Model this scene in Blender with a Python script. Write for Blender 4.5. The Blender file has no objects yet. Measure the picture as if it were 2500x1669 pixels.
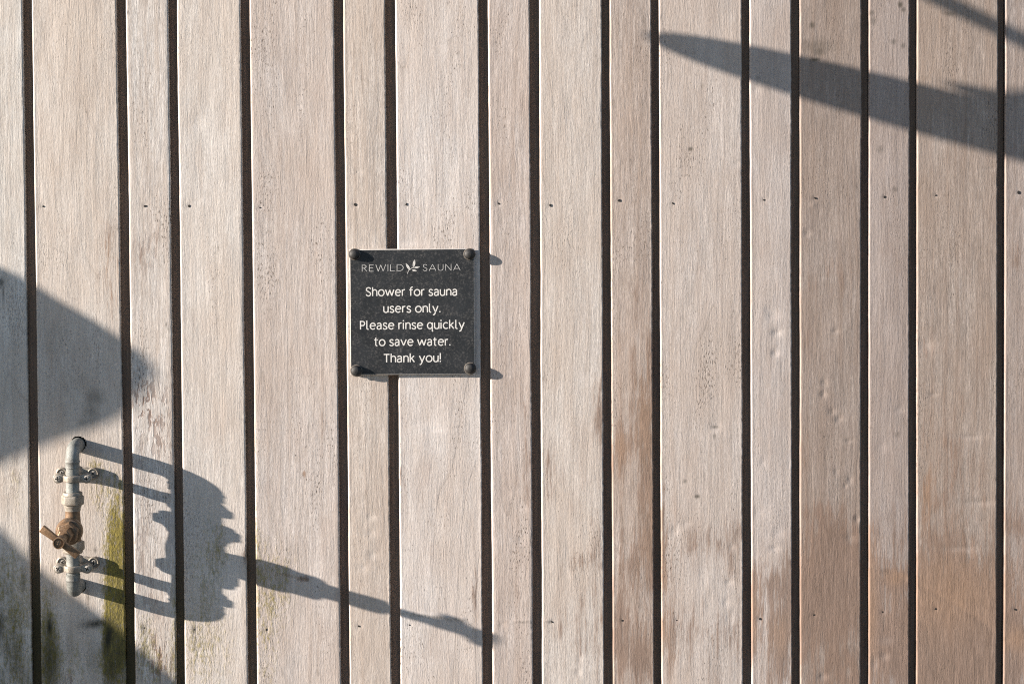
import bpy, bmesh, math, random
import numpy as np
from mathutils import Vector, Matrix

random.seed(7)
rng = np.random.default_rng(11)
scene = bpy.context.scene
COL = scene.collection

# ------------------------------------------------------------------ camera
W_PX, H_PX = 2500.0, 1669.0          # size of the photograph
F_PX = 6100.0                        # focal length in photo pixels
MM = 0.656e-3                        # metres per photo pixel on the wall
DIST = F_PX * MM                     # camera to wall
PITCH = math.radians(2.1)
Z_MID = 1.29                         # height of the picture centre above ground
CAM_Z = Z_MID + 740 * MM
SHIFT_PX = -740 + F_PX * math.tan(PITCH)
CAM = Vector((0.0, -DIST, CAM_Z))
FWD = Vector((0, math.cos(PITCH), -math.sin(PITCH)))
UP = Vector((0, math.sin(PITCH), math.cos(PITCH)))

cam_d = bpy.data.cameras.new('camera')
cam_d.sensor_width = 36.0
cam_d.sensor_fit = 'HORIZONTAL'
cam_d.lens = 36.0 * F_PX / W_PX
cam_d.shift_y = SHIFT_PX / W_PX
cam_d.clip_start = 0.05
cam_d.clip_end = 2000
cam_o = bpy.data.objects.new('camera', cam_d)
cam_o.location = CAM
cam_o.rotation_euler = (math.pi / 2 - PITCH, 0, 0)
COL.objects.link(cam_o)
scene.camera = cam_o

# ------------------------------------------------------------------ light
LX, LY, LZ = 1.0, 0.262, -0.285      # way the sunlight travels
SUN_DIR = Vector((-LX, -LY, -LZ)).normalized()
sun_d = bpy.data.lights.new('sun', 'SUN')
sun_d.energy = 5.0
sun_d.angle = math.radians(0.53)
sun_d.color = (1.0, 0.90, 0.79)
sun_o = bpy.data.objects.new('sun', sun_d)
sun_o.rotation_euler = Vector((LX, LY, LZ)).to_track_quat('-Z', 'Y').to_euler()
sun_o.location = (-6, -3, 5)
COL.objects.link(sun_o)

world = bpy.data.worlds.new('World')
scene.world = world
world.use_nodes = True
wn = world.node_tree.nodes
sky = wn.new('ShaderNodeTexSky')
sky.sky_type = 'NISHITA'
sky.sun_disc = False
sky.sun_elevation = math.asin(SUN_DIR.z)
sky.sun_rotation = math.atan2(SUN_DIR.x, SUN_DIR.y)
sky.air_density = 1.0
sky.dust_density = 0.3
sky.ozone_density = 2.6
bg = wn['Background']
bg.inputs['Strength'].default_value = 0.058
world.node_tree.links.new(sky.outputs[0], bg.inputs[0])

scene.view_settings.view_transform = 'Standard'
scene.view_settings.look = 'None'
scene.view_settings.gamma = 1.0
scene.view_settings.use_curve_mapping = False
scene.view_settings.exposure = 1.60
scene.render.engine = 'CYCLES'
scene.cycles.use_denoising = False
scene.cycles.filter_width = 1.1
scene.cycles.max_bounces = 6

# ------------------------------------------------------------------ pixel <-> place
def at(px, py, y=0.0):
    """point of the plane 'y' metres behind the wall face seen at a photo pixel"""
    u = (px - W_PX / 2) / F_PX
    v = (-(py - H_PX / 2) + SHIFT_PX) / F_PX
    d = FWD + Vector((1, 0, 0)) * u + UP * v
    t = (y - CAM.y) / d.y
    return CAM + d * t

def to_px(x, z):
    """photo pixel of points on the wall face (arrays)"""
    dy = DIST
    dz = z - CAM_Z
    depth = dy * math.cos(PITCH) - dz * math.sin(PITCH)
    upc = dy * math.sin(PITCH) + dz * math.cos(PITCH)
    return x / depth * F_PX + W_PX / 2, H_PX / 2 + SHIFT_PX - upc / depth * F_PX

def srgb(r, g, b):
    f = lambda c: (c / 255 / 12.92) if c <= 10 else ((c / 255 + 0.055) / 1.055) ** 2.4
    return (f(r), f(g), f(b))

# ------------------------------------------------------------------ object helpers
def link(o, parent=None):
    COL.objects.link(o)
    if parent is not None:
        o.parent = parent
    return o

def tag(o, label=None, cat=None, group=None, kind=None):
    if label: o['label'] = label
    if cat: o['category'] = cat
    if group: o['group'] = group
    if kind: o['kind'] = kind
    return o

def empty(name, loc, label, cat, group=None):
    o = bpy.data.objects.new(name, None)
    o.empty_display_size = 0.05
    o.location = loc
    link(o)
    return tag(o, label, cat, group)

def mesh_obj(name, verts, faces, mat, parent=None, smooth=False, loc=None):
    me = bpy.data.meshes.new(name)
    me.from_pydata(verts, [], faces)
    me.update()
    if mat is not None:
        me.materials.append(mat)
    if smooth:
        me.polygons.foreach_set('use_smooth', [True] * len(me.polygons))
    o = bpy.data.objects.new(name, me)
    if loc is not None:
        o.location = loc
    return link(o, parent)

class MB:
    """collects shapes into one mesh"""
    def __init__(self):
        self.v = []; self.f = []
    def add(self, v, f):
        n = len(self.v)
        self.v += [tuple(p) for p in v]
        self.f += [tuple(i + n for i in q) for q in f]
        return self
    def lathe(self, prof, origin, axis, seg=28, phase=0.0, cap=True):
        """profile [(distance along axis, radius)] turned about an axis"""
        a = Vector(axis).normalized()
        t = Vector((0, 0, 1)) if abs(a.z) < 0.9 else Vector((1, 0, 0))
        e1 = a.cross(t).normalized(); e2 = a.cross(e1).normalized()
        o = Vector(origin); v = []; f = []
        for d, r in prof:
            for k in range(seg):
                w = 2 * math.pi * k / seg + phase
                v.append(o + a * d + e1 * (r * math.cos(w)) + e2 * (r * math.sin(w)))
        for i in range(len(prof) - 1):
            for k in range(seg):
                k2 = (k + 1) % seg
                f.append((i * seg + k, i * seg + k2, (i + 1) * seg + k2, (i + 1) * seg + k))
        if cap:
            f.append(tuple(range(seg - 1, -1, -1)))
            f.append(tuple((len(prof) - 1) * seg + k for k in range(seg)))
        return self.add(v, f)
    def tube(self, path, radii, seg=24):
        path = [Vector(p) for p in path]
        v = []; f = []; ref = None
        for i, p in enumerate(path):
            d = (path[min(i + 1, len(path) - 1)] - path[max(i - 1, 0)]).normalized()
            if ref is None:
                ref = Vector((1, 0, 0)) if abs(d.x) < 0.9 else Vector((0, 0, 1))
            e1 = (ref - d * ref.dot(d)).normalized(); ref = e1
            e2 = d.cross(e1)
            r = radii[i] if hasattr(radii, '__len__') else radii
            for k in range(seg):
                w = 2 * math.pi * k / seg
                v.append(p + e1 * (r * math.cos(w)) + e2 * (r * math.sin(w)))
        for i in range(len(path) - 1):
            for k in range(seg):
                k2 = (k + 1) % seg
                f.append((i * seg + k, i * seg + k2, (i + 1) * seg + k2, (i + 1) * seg + k))
        f.append(tuple(range(seg - 1, -1, -1)))
        f.append(tuple((len(path) - 1) * seg + k for k in range(seg)))
        return self.add(v, f)
    def box(self, lo, hi):
        x0, y0, z0 = lo; x1, y1, z1 = hi
        v = [(x0, y0, z0), (x1, y0, z0), (x1, y1, z0), (x0, y1, z0), (x0, y0, z1), (x1, y0, z1), (x1, y1, z1), (x0, y1, z1)]
        return self.add(v, [(0, 3, 2, 1), (4, 5, 6, 7), (0, 1, 5, 4), (1, 2, 6, 5), (2, 3, 7, 6), (3, 0, 4, 7)])
    def prism(self, poly, z0, z1, M=None):
        """polygon in (x, y) drawn out from z0 to z1, then moved by M"""
        n = len(poly)
        v = [Vector((p[0], p[1], z0)) for p in poly] + [Vector((p[0], p[1], z1)) for p in poly]
        if M is not None:
            v = [M @ p for p in v]
        f = [tuple(range(n - 1, -1, -1)), tuple(range(n, 2 * n))]
        f += [(i, (i + 1) % n, n + (i + 1) % n, n + i) for i in range(n)]
        return self.add(v, f)
    def build(self, name, mat, parent=None, bevel=0.0, seg=2, smooth_angle=40, sub=0, loc=None):
        me = bpy.data.meshes.new(name)
        bm = bmesh.new()
        vs = [bm.verts.new(p) for p in self.v]
        for q in self.f:
            try: bm.faces.new([vs[i] for i in q])
            except ValueError: pass
        bmesh.ops.recalc_face_normals(bm, faces=bm.faces)
        if bevel > 0:
            ed = [e for e in bm.edges if len(e.link_faces) == 2 and e.calc_face_angle(0) > math.radians(smooth_angle)]
            bmesh.ops.bevel(bm, geom=ed, offset=bevel, segments=seg, profile=0.5, affect='EDGES', clamp_overlap=True)
        for fc in bm.faces: fc.smooth = True
        for e in bm.edges:
            e.smooth = not (len(e.link_faces) == 2 and e.calc_face_angle(0) > math.radians(smooth_angle))
        bm.to_mesh(me); bm.free()
        if mat is not None: me.materials.append(mat)
        o = bpy.data.objects.new(name, me)
        if loc is not None: o.location = loc
        return link(o, parent)

# ------------------------------------------------------------------ node helpers
def new_mat(name):
    m = bpy.data.materials.new(name); m.use_nodes = True
    nt = m.node_tree
    return m, nt, nt.nodes['Principled BSDF']

class NT:
    def __init__(self, nt): self.nt = nt
    def n(self, typ, **kw):
        o = self.nt.nodes.new(typ)
        for k, v in kw.items(): setattr(o, k, v)
        return o
    def l(self, a, b): self.nt.links.new(a, b)
    def put(self, sock, v):
        if isinstance(v, bpy.types.NodeSocket): self.l(v, sock)
        elif v is not None: sock.default_value = v
    def math(self, op, a, b=None, c=None, clamp=False):
        o = self.n('ShaderNodeMath', operation=op, use_clamp=clamp)
        self.put(o.inputs[0], a)
        if b is not None: self.put(o.inputs[1], b)
        if c is not None: self.put(o.inputs[2], c)
        return o.outputs[0]
    def mapping(self, vec, scale, loc=(0, 0, 0)):
        o = self.n('ShaderNodeMapping'); self.l(vec, o.inputs[0])
        o.inputs['Scale'].default_value = scale; o.inputs['Location'].default_value = loc
        return o.outputs[0]
    def noise(self, vec, scale=1.0, detail=2.0, rough=0.5, dist=0.0):
        o = self.n('ShaderNodeTexNoise'); self.l(vec, o.inputs['Vector'])
        o.inputs['Scale'].default_value = scale; o.inputs['Detail'].default_value = detail
        o.inputs['Roughness'].default_value = rough; o.inputs['Distortion'].default_value = dist
        return o.outputs['Fac']
    def rng(self, v, a, b, c=0.0, d=1.0, smooth=False):
        o = self.n('ShaderNodeMapRange'); o.interpolation_type = 'SMOOTHSTEP' if smooth else 'LINEAR'
        self.put(o.inputs['Value'], v)
        for nm, x in (('From Min', a), ('From Max', b), ('To Min', c), ('To Max', d)): self.put(o.inputs[nm], x)
        return o.outputs['Result']
    def mix(self, fac, a, b, mode='MIX'):
        o = self.n('ShaderNodeMix', data_type='RGBA', blend_type=mode)
        self.put(o.inputs[0], fac)
        for s, v in ((o.inputs[6], a), (o.inputs[7], b)):
            if isinstance(v, tuple) and len(v) == 3: v = v + (1,)
            self.put(s, v)
        return o.outputs[2]
    def attr(self, name, kind='GEOMETRY'):
        o = self.n('ShaderNodeAttribute', attribute_name=name, attribute_type=kind)
        return o

def metal_mat(name, c1, c2, rough=0.5, metallic=0.3, scale=60, bump=0.0004, c3=None):
    m, nt, b = new_mat(name); t = NT(nt)
    co = t.n('ShaderNodeTexCoord').outputs['Object']
    a = t.noise(co, scale, 4, 0.6)
    c = t.mix(t.rng(a, 0.35, 0.65), c1, c2)
    if c3:
        a2 = t.noise(co, scale * 0.45, 3, 0.6, 0.6)
        c = t.mix(t.rng(a2, 0.46, 0.78), c, c3)
    t.l(c, b.inputs['Base Color'])
    b.inputs['Metallic'].default_value = metallic
    r = t.noise(co, scale * 2, 3, 0.6)
    t.l(t.rng(r, 0.3, 0.7, rough - 0.1, rough + 0.12), b.inputs['Roughness'])
    bp = t.n('ShaderNodeBump'); bp.inputs['Distance'].default_value = bump; bp.inputs['Strength'].default_value = 0.7
    t.l(t.noise(co, scale * 9, 3, 0.65), bp.inputs['Height'])
    t.l(bp.outputs[0], b.inputs['Normal'])
    return m

# ------------------------------------------------------------------ wood
def wood_material():
    m, nt, b = new_mat('weathered_board'); t = NT(nt)
    co = t.n('ShaderNodeTexCoord').outputs['Object']
    oi = t.n('ShaderNodeObjectInfo')
    rnd = oi.outputs['Random']
    off = t.n('ShaderNodeCombineXYZ')
    t.l(t.math('MULTIPLY', rnd, 37.0), off.inputs[0]); t.l(t.math('MULTIPLY', rnd, 91.0), off.inputs[2])
    va = t.n('ShaderNodeVectorMath', operation='ADD'); t.l(co, va.inputs[0]); t.l(off.outputs[0], va.inputs[1])
    P = va.outputs[0]
    # slow sideways drift of the grain
    wob = t.noise(t.mapping(P, (6, 1, 2.2)), 1, 2, 0.5)
    wv = t.n('ShaderNodeCombineXYZ'); t.l(t.math('MULTIPLY', t.math('SUBTRACT', wob, 0.5), 0.03), wv.inputs[0])
    vb = t.n('ShaderNodeVectorMath', operation='ADD'); t.l(P, vb.inputs[0]); t.l(wv.outputs[0], vb.inputs[1])
    Q = vb.outputs[0]
    g1 = t.noise(t.mapping(Q, (270, 40, 21)), 1, 4, 0.65)           # fibre bundles
    g2 = t.noise(t.mapping(Q, (450, 60, 75)), 1, 4, 0.7)
    dry = t.noise(t.mapping(P, (520, 60, 210)), 1, 3, 0.7)          # fine fibres
    g3 = t.noise(t.mapping(Q, (115, 20, 2.6)), 1, 3, 0.55)          # growth bands
    pore = t.noise(t.mapping(Q, (640, 40, 150)), 1, 2, 0.6)
    poreD = t.noise(t.mapping(P, (22, 10, 6)), 1, 2, 0.5)
    pores = t.rng(t.math('ADD', pore, t.math('MULTIPLY', t.math('SUBTRACT', poreD, 0.5), 0.55)), 0.655, 0.74)
    patch = t.noise(t.mapping(P, (9, 3, 4.5)), 1, 4, 0.6)
    patch2 = t.noise(t.mapping(P, (30, 8, 9)), 1, 5, 0.65, 0.4)
    flake = t.noise(t.mapping(P, (95, 20, 26)), 1, 4, 0.65, 0.3)
    # growth rings running up the board as thin lines
    ring = t.noise(t.mapping(P, (9, 2, 0.9)), 1, 1, 0.4)
    fr = t.math('FRACT', t.math('MULTIPLY', ring, 11.0))
    line = t.math('MULTIPLY', t.rng(fr, 0.0, 0.05, 1, 0), t.rng(patch, 0.40, 0.58))
    ringband = t.rng(fr, 0.0, 1.0, 0.0, 1.0)

    tint = oi.outputs['Color']
    c = t.mix(t.rng(g1, 0.3, 0.7), (0.62, 0.60, 0.585), (1.22, 1.22, 1.22))
    c = t.mix(1.0, c, t.mix(t.rng(g2, 0.28, 0.72), (0.60, 0.585, 0.57), (1.26, 1.27, 1.28)), 'MULTIPLY')
    streak = t.attr('streak', 'OBJECT').outputs['Fac']; porosity = t.attr('porosity', 'OBJECT').outputs['Fac']
    c = t.mix(streak, (0.97, 0.97, 0.97), c)
    c = t.mix(1.0, c, t.mix(t.rng(dry, 0.3, 0.7), (0.80, 0.79, 0.78), (1.17, 1.18, 1.19)), 'MULTIPLY')
    c = t.mix(1.0, tint, c, 'MULTIPLY')
    c = t.mix(t.math('MULTIPLY', t.rng(g3, 0.44, 0.70, 0, 0.75), streak), c, t.mix(1.0, tint, (0.62, 0.545, 0.49), 'MULTIPLY'))
    c = t.mix(t.rng(patch, 0.38, 0.64, 0.0, 0.58), c, t.mix(1.0, tint, (0.80, 0.72, 0.655), 'MULTIPLY'))
    c = t.mix(t.rng(patch2, 0.48, 0.68, 0.0, 0.42), c, t.mix(1.0, tint, (0.70, 0.62, 0.565), 'MULTIPLY'))
    c = t.mix(t.rng(patch2, 0.46, 0.26, 0.0, 0.30), c, t.mix(1.0, tint, (1.12, 1.13, 1.14), 'MULTIPLY'))
    c = t.mix(t.math('MULTIPLY', ringband, 0.12), c, t.mix(1.0, tint, (0.72, 0.66, 0.6), 'MULTIPLY'))
    c = t.mix(t.math('MULTIPLY', line, 0.30), c, (0.17, 0.13, 0.10))
    # worn patches where the silver skin has gone and brown wood shows
    brown = t.attr('brown').outputs['Fac']
    bm_ = t.math('ADD', brown, t.math('MULTIPLY', t.math('SUBTRACT', patch2, 0.5), 1.5))
    bm_ = t.math('ADD', bm_, t.math('MULTIPLY', t.math('SUBTRACT', g1, 0.5), 2.3))
    bm_ = t.math('ADD', bm_, t.math('MULTIPLY', t.math('SUBTRACT', g3, 0.5), 1.2))
    bm_ = t.math('ADD', bm_, t.math('MULTIPLY', t.math('SUBTRACT', flake, 0.5), 0.9))
    bmask = t.math('MULTIPLY', t.rng(bm_, 0.28, 0.78, 0, 1), t.rng(brown, 0.02, 0.3))
    hue = t.attr('orange').outputs['Fac']
    bcol = t.mix(hue, (0.158, 0.106, 0.080), (0.212, 0.130, 0.082))
    bcol = t.mix(t.rng(g2, 0.3, 0.7, 0, 0.5), bcol, t.mix(1.0, bcol, (1.5, 1.5, 1.5), 'MULTIPLY'))
    bcol = t.mix(1.0, bcol, t.mix(t.rng(g1, 0.3, 0.7), (0.72, 0.70, 0.68), (1.3, 1.3, 1.32)), 'MULTIPLY')
    c = t.mix(t.math('MULTIPLY', bmask, 0.76), c, bcol)
    # flaked reddish skin
    fl = t.attr('flake').outputs['Fac']
    flk = t.noise(t.mapping(P, (150, 20, 48)), 1, 3, 0.6, 0.4)
    fm = t.math('MULTIPLY', t.rng(t.math('ADD', flk, t.math('MULTIPLY', t.math('SUBTRACT', patch2, 0.5), 0.4)), 0.50, 0.56), fl)
    c = t.mix(t.math('MULTIPLY', fm, 0.85), c, (0.165, 0.105, 0.082))
    # algae
    moss = t.attr('moss').outputs['Fac']
    mm = t.math('ADD', moss, t.math('MULTIPLY', t.math('SUBTRACT', flake, 0.5), 1.5))
    mm = t.math('ADD', mm, t.math('MULTIPLY', t.math('SUBTRACT', g2, 0.5), 1.3))
    mm = t.math('ADD', mm, t.math('MULTIPLY', t.math('SUBTRACT', patch2, 0.5), 0.9))
    mfine = t.noise(t.mapping(P, (240, 60, 110)), 1, 4, 0.7)
    mm = t.math('ADD', mm, t.math('MULTIPLY', t.math('SUBTRACT', mfine, 0.5), 2.2))
    mmask = t.math('MULTIPLY', t.rng(mm, 0.15, 1.0), t.rng(moss, 0.02, 0.3))
    mcol = t.mix(t.rng(t.math('ADD', t.math('MULTIPLY', g2, 0.4), t.math('MULTIPLY', mfine, 0.6)), 0.36, 0.62), (0.040, 0.035, 0.006), (0.27, 0.215, 0.03))
    c = t.mix(t.math('MULTIPLY', mmask, 0.93), c, mcol)
    dark = t.attr('dark').outputs['Fac']
    dm = t.math('MULTIPLY', t.math('MINIMUM', dark, 1.2), t.rng(t.math('ADD', t.math('MULTIPLY', patch2, 0.6), t.math('MULTIPLY', flake, 0.4)), 0.30, 0.58, 0.55, 1.0))
    c = t.mix(t.math('MULTIPLY', dm, 0.92, clamp=True), c, (0.028, 0.027, 0.018))
    pale = t.attr('pale').outputs['Fac']
    c = t.mix(t.math('MULTIPLY', pale, 0.6), c, t.mix(1.0, tint, (1.22, 1.22, 1.22), 'MULTIPLY'))
    c = t.mix(t.math('MULTIPLY', t.math('MULTIPLY', pores, porosity), 0.95), c, (0.085, 0.066, 0.055))
    t.l(c, b.inputs['Base Color'])
    b.inputs['Roughness'].default_value = 0.82
    b.inputs['Specular IOR Level'].default_value = 0.25
    # relief
    h = t.math('MULTIPLY', g1, 0.55)
    h = t.math('ADD', h, t.math('MULTIPLY', g2, 0.5))
    h = t.math('ADD', h, t.math('MULTIPLY', dry, 0.45))
    h = t.math('ADD', h, t.math('MULTIPLY', g3, 0.5))
    h = t.math('ADD', h, t.math('MULTIPLY', flake, 0.45))
    h = t.math('ADD', h, t.math('MULTIPLY', mmask, t.math('MULTIPLY', t.noise(t.mapping(P, (330, 60, 200)), 1, 3, 0.6), 1.6)))
    h = t.math('ADD', h, t.math('MULTIPLY', fm, -0.45))
    h = t.math('SUBTRACT', h, t.math('MULTIPLY', pores, 0.7))
    h = t.math('SUBTRACT', h, t.math('MULTIPLY', line, 0.2))
    bp = t.n('ShaderNodeBump'); bp.inputs['Strength'].default_value = 1.0
    bp.inputs['Distance'].default_value = 0.00062
    t.l(h, bp.inputs['Height']); t.l(bp.outputs[0], b.inputs['Normal'])
    return m

def tongue_material():
    m, nt, b = new_mat('sheltered_wood'); t = NT(nt)
    co = t.n('ShaderNodeTexCoord').outputs['Object']
    g = t.noise(t.mapping(co, (300, 50, 9)), 1, 3, 0.6)
    p = t.noise(t.mapping(co, (40, 10, 3.5)), 1, 4, 0.6)
    c = t.mix(t.rng(g, 0.3, 0.7), (0.20, 0.136, 0.100), (0.33, 0.232, 0.175))
    c = t.mix(t.rng(p, 0.5, 0.75, 0, 0.5), c, (0.12, 0.085, 0.065))
    moss = t.attr('moss').outputs['Fac']
    c = t.mix(t.math('MULTIPLY', moss, 0.8), c, (0.055, 0.05, 0.012))
    sp = t.noise(t.mapping(co, (160, 50, 60)), 1, 2, 0.5)
    c = t.mix(t.rng(sp, 0.70, 0.76, 0, 0.5), c, (0.35, 0.30, 0.26))
    t.l(c, b.inputs['Base Color']); b.inputs['Roughness'].default_value = 0.85
    bp = t.n('ShaderNodeBump'); bp.inputs['Distance'].default_value = 0.0004
    t.l(g, bp.inputs['Height']); t.l(bp.outputs[0], b.inputs['Normal'])
    return m

M_WOOD = wood_material()
M_TONGUE = tongue_material()
m_, nt_, b_ = new_mat('black_iron'); M_NAIL = m_
b_.inputs['Base Color'].default_value = (0.012, 0.010, 0.009, 1); b_.inputs['Roughness'].default_value = 0.8

# ------------------------------------------------------------------ the timber wall
def vnoise(x, z, sx, sz, seed):
    """smooth value noise (arrays), -1..1"""
    r = np.random.default_rng(seed).uniform(-1, 1, (64, 64))
    u = np.asarray(x) / sx + 13.7; v = np.asarray(z) / sz + 7.3
    i = np.floor(u).astype(int); j = np.floor(v).astype(int)
    a = u - i; c = v - j
    a = a * a * (3 - 2 * a); c = c * c * (3 - 2 * c)
    g = lambda p, q: r[p % 64, q % 64]
    return (g(i, j) * (1 - a) + g(i + 1, j) * a) * (1 - c) + (g(i, j + 1) * (1 - a) + g(i + 1, j + 1) * a) * c

# gap edges in the photograph: (left, right) at the top (y=25) and at the bottom (y=1644)
GAPS = [((54.0, 76.4), (77.2, 100.6)), ((283.7, 306.9), (306.5, 329.2)), ((409.8, 431.3), (430.5, 451.0)),
        ((586.5, 609.0), (605.0, 627.2)), ((815.0, 837.5), (832.0, 853.6)), ((939.5, 964.8), (955.0, 978.0)),
        ((1167.8, 1191.0), (1179.0, 1202.2)), ((1292.6, 1316.3), (1301.6, 1323.4)), ((1468.7, 1487.9), (1474.8, 1496.1)),
        ((1589.5, 1608.2), (1596.4, 1614.5)), ((1810.1, 1829.5), (1814.0, 1834.6)), ((1931.4, 1952.2), (1933.8, 1953.0)),
        ((2103.0, 2121.0), (2101.0, 2120.3)), ((2220.0, 2238.5), (2219.0, 2236.9)), ((2436.5, 2454.5), (2432.7, 2449.7))]
# boards going on to either side of the picture
w_cycle = [215, 108, 155, 208, 104, 205, 150]
left_g = []; px = 65.0; k = 0
while px > -1650:
    px -= w_cycle[k % 7] + 22; k += 1
    left_g.append(((px - 11, px + 11), (px + 12, px + 33)))
right_g = []; px = 2445.0; k = 2
while px < 3900:
    px += w_cycle[k % 7] + 20; k += 1
    right_g.append(((px - 9, px + 9), (px - 13, px + 4)))
ALL = left_g[::-1] + GAPS + right_g
N_LEFT = len(left_g)

def line_x(p_top, p_bot):
    a = at(p_top, 25); b = at(p_bot, 1644)
    m = (b.x - a.x) / (b.z - a.z)
    return lambda z: a.x + m * (z - a.z)

Z_LO, Z_HI = 0.06, 2.62
Z0 = at(1250, 1669).z - 0.03; Z1 = at(1250, 0).z + 0.03
STEP = 0.002
zs_frame = np.arange(Z0, Z1, STEP)
zs_fine = np.concatenate([np.linspace(Z_LO, Z0, 40)[:-1], zs_frame, np.linspace(Z1, Z_HI, 40)])
zs_coarse = np.linspace(Z_LO, Z_HI, 160)
THICK = 0.017

# colour of each board in the frame as the sun shows it
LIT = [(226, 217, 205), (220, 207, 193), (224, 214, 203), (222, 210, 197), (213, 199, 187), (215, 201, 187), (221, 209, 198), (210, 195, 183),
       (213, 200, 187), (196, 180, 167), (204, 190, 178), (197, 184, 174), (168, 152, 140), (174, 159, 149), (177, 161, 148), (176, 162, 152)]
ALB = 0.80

# marks on the wood, in photo pixels: attribute, x, y, rx, ry, amount, tilt in degrees, hardness
SP = []
def spot(a, x, y, rx, ry, amt, rot=0, pw=2): SP.append((a, x, y, rx, ry, amt, rot, pw))
# algae round the tap and along the foot of the left boards
spot('moss', 284, 1390, 30, 125, 1.0, 0, 3); spot('moss', 284, 1265, 26, 100, 0.6, 0, 2); spot('moss', 282, 1510, 30, 120, 0.95, 0, 3)
spot('moss', 280, 1610, 34, 110, 0.8, 0, 3); spot('moss', 120, 1610, 26, 150, 0.8); spot('moss', 30, 1600, 60, 180, 0.5); spot('moss', 20, 1400, 40, 90, 0.28)
spot('moss', 352, 1560, 22, 60, 0.6); spot('moss', 428, 1560, 14, 180, 0.5); spot('moss', 500, 1370, 42, 120, 0.30); spot('moss', 540, 1330, 26, 90, 0.2)
spot('moss', 475, 1580, 26, 80, 0.36); spot('moss', 530, 1600, 60, 110, 0.22); spot('moss', 655, 1520, 32, 200, 0.32); spot('moss', 690, 1420, 45, 90, 0.25)
spot('moss', 232, 1140, 16, 16, 0.5); spot('moss', 40, 1180, 20, 60, 0.22); spot('moss', 200, 1620, 40, 80, 0.3); spot('moss', 370, 1630, 40, 60, 0.3)
spot('moss', 620, 1300, 14, 300, 0.28); spot('moss', 240, 1190, 26, 70, 0.35)
spot('dark', 232, 1522, 32, 11, 1.1, -6); spot('dark', 264, 1560, 13, 54, 1.15, 8); spot('dark', 275, 1630, 26, 70, 0.9); spot('dark', 121, 1530, 8, 28, 1.1)
spot('dark', 120, 1610, 20, 90, 0.85); spot('dark', 57, 1418, 6, 30, 0.35); spot('dark', 0, 1535, 14, 60, 1.0); spot('dark', 25, 1600, 30, 90, 0.45); spot('dark', 15, 1440, 16, 50, 0.35); spot('dark', 352, 1535, 8, 12, 0.7)
spot('dark', 475, 1537, 6, 10, 0.8); spot('dark', 352, 1580, 7, 40, 0.35); spot('dark', 476, 1570, 4, 40, 0.3); spot('dark', 170, 1580, 12, 50, 0.25)
spot('dark', 215, 1457, 5, 12, 0.6); spot('dark', 232, 1342, 4, 8, 0.6); spot('dark', 10, 1660, 40, 50, 0.3)
spot('dark', 232, 970, 22, 22, 0.62); spot('dark', 222, 1005, 18, 34, 0.5); spot('dark', 120, 830, 50, 60, 0.22); spot('dark', 160, 960, 90, 120, 0.16); spot('dark', 30, 960, 50, 140, 0.16); spot('dark', 205, 1030, 18, 10, 0.4); spot('dark', 115, 830, 40, 10, 0.2)
spot('dark', 4, 690, 7, 12, 0.95); spot('dark', 8, 712, 2.2, 22, 0.9)
for a in ((120, 1625, 26, 90, 0.85), (285, 1605, 30, 100, 0.8), (25, 1610, 40, 100, 0.65), (232, 1600, 30, 60, 0.35), (60, 1650, 30, 60, 0.5), (296, 1480, 14, 120, 0.4), (420, 1620, 14, 60, 0.35)):
    spot('dark', *a)
# silver skin worn to brown on the right-hand boards
for a in ((2030, 1430, 90, 75, 0.95), (2030, 1300, 50, 60, 0.7), (2060, 1360, 50, 40, 0.55), (2000, 1500, 50, 60, 0.45), (1985, 1250, 24, 20, 0.4),
          (2330, 1480, 110, 100, 1.0), (2330, 1600, 120, 110, 0.8), (2270, 1620, 40, 100, 0.6), (2260, 1200, 16, 60, 0.6), (2300, 1330, 70, 60, 0.5),
          (2262, 1060, 14, 40, 0.4), (2330, 1130, 50, 120, 0.3), (1838, 1500, 14, 90, 0.8), (1905, 1550, 24, 50, 0.6), (1880, 1420, 50, 40, 0.5), (1910, 1625, 26, 40, 0.5),
          (1576, 1030, 26, 150, 0.7), (1515, 1095, 22, 50, 0.75), (1580, 1290, 22, 170, 0.7), (1515, 1560, 22, 90, 0.85), (1570, 1600, 30, 70, 0.7), (1540, 1370, 40, 60, 0.45),
          (1590, 880, 14, 120, 0.4), (1545, 760, 20, 100, 0.28), (1624, 1330, 12, 160, 0.6), (1720, 1330, 80, 60, 0.28), (1700, 1540, 80, 50, 0.22), (1630, 1560, 22, 60, 0.5), (1790, 1320, 30, 50, 0.3),
          (1400, 1560, 60, 60, 0.3), (1340, 1150, 14, 60, 0.4), (1420, 1370, 40, 20, 0.35), (1460, 990, 14, 90, 0.35), (1285, 1050, 16, 150, 0.3), (1250, 1480, 40, 60, 0.25),
          (2128, 1480, 14, 160, 0.6), (2190, 1420, 30, 20, 0.5), (2180, 1560, 40, 50, 0.5), (2480, 1280, 26, 40, 0.6), (2480, 1560, 30, 40, 0.6), (2465, 1640, 20, 40, 0.6),
          (2480, 630, 22, 40, 0.4), (1035, 1245, 40, 130, 0.12), (1160, 1450, 8, 60, 0.5), (1030, 1580, 22, 40, 0.4), (985, 1150, 10, 40, 0.4), (1085, 1260, 16, 50, 0.15),
          (745, 1412, 18, 7, 0.8), (270, 640, 26, 90, 0.42), (265, 740, 26, 60, 0.25), (338, 620, 16, 50, 0.4), (385, 600, 16, 70, 0.35), (1965, 1100, 12, 80, 0.5), (1970, 860, 14, 60, 0.4), (2000, 690, 50, 60, 0.3),
          (790, 1000, 24, 120, 0.2), (700, 330, 60, 120, 0.18), (880, 1080, 30, 80, 0.2), (742, 1156, 5, 8, 0.7), (2255, 850, 14, 30, 0.5)):
    spot('brown', *a)
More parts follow.
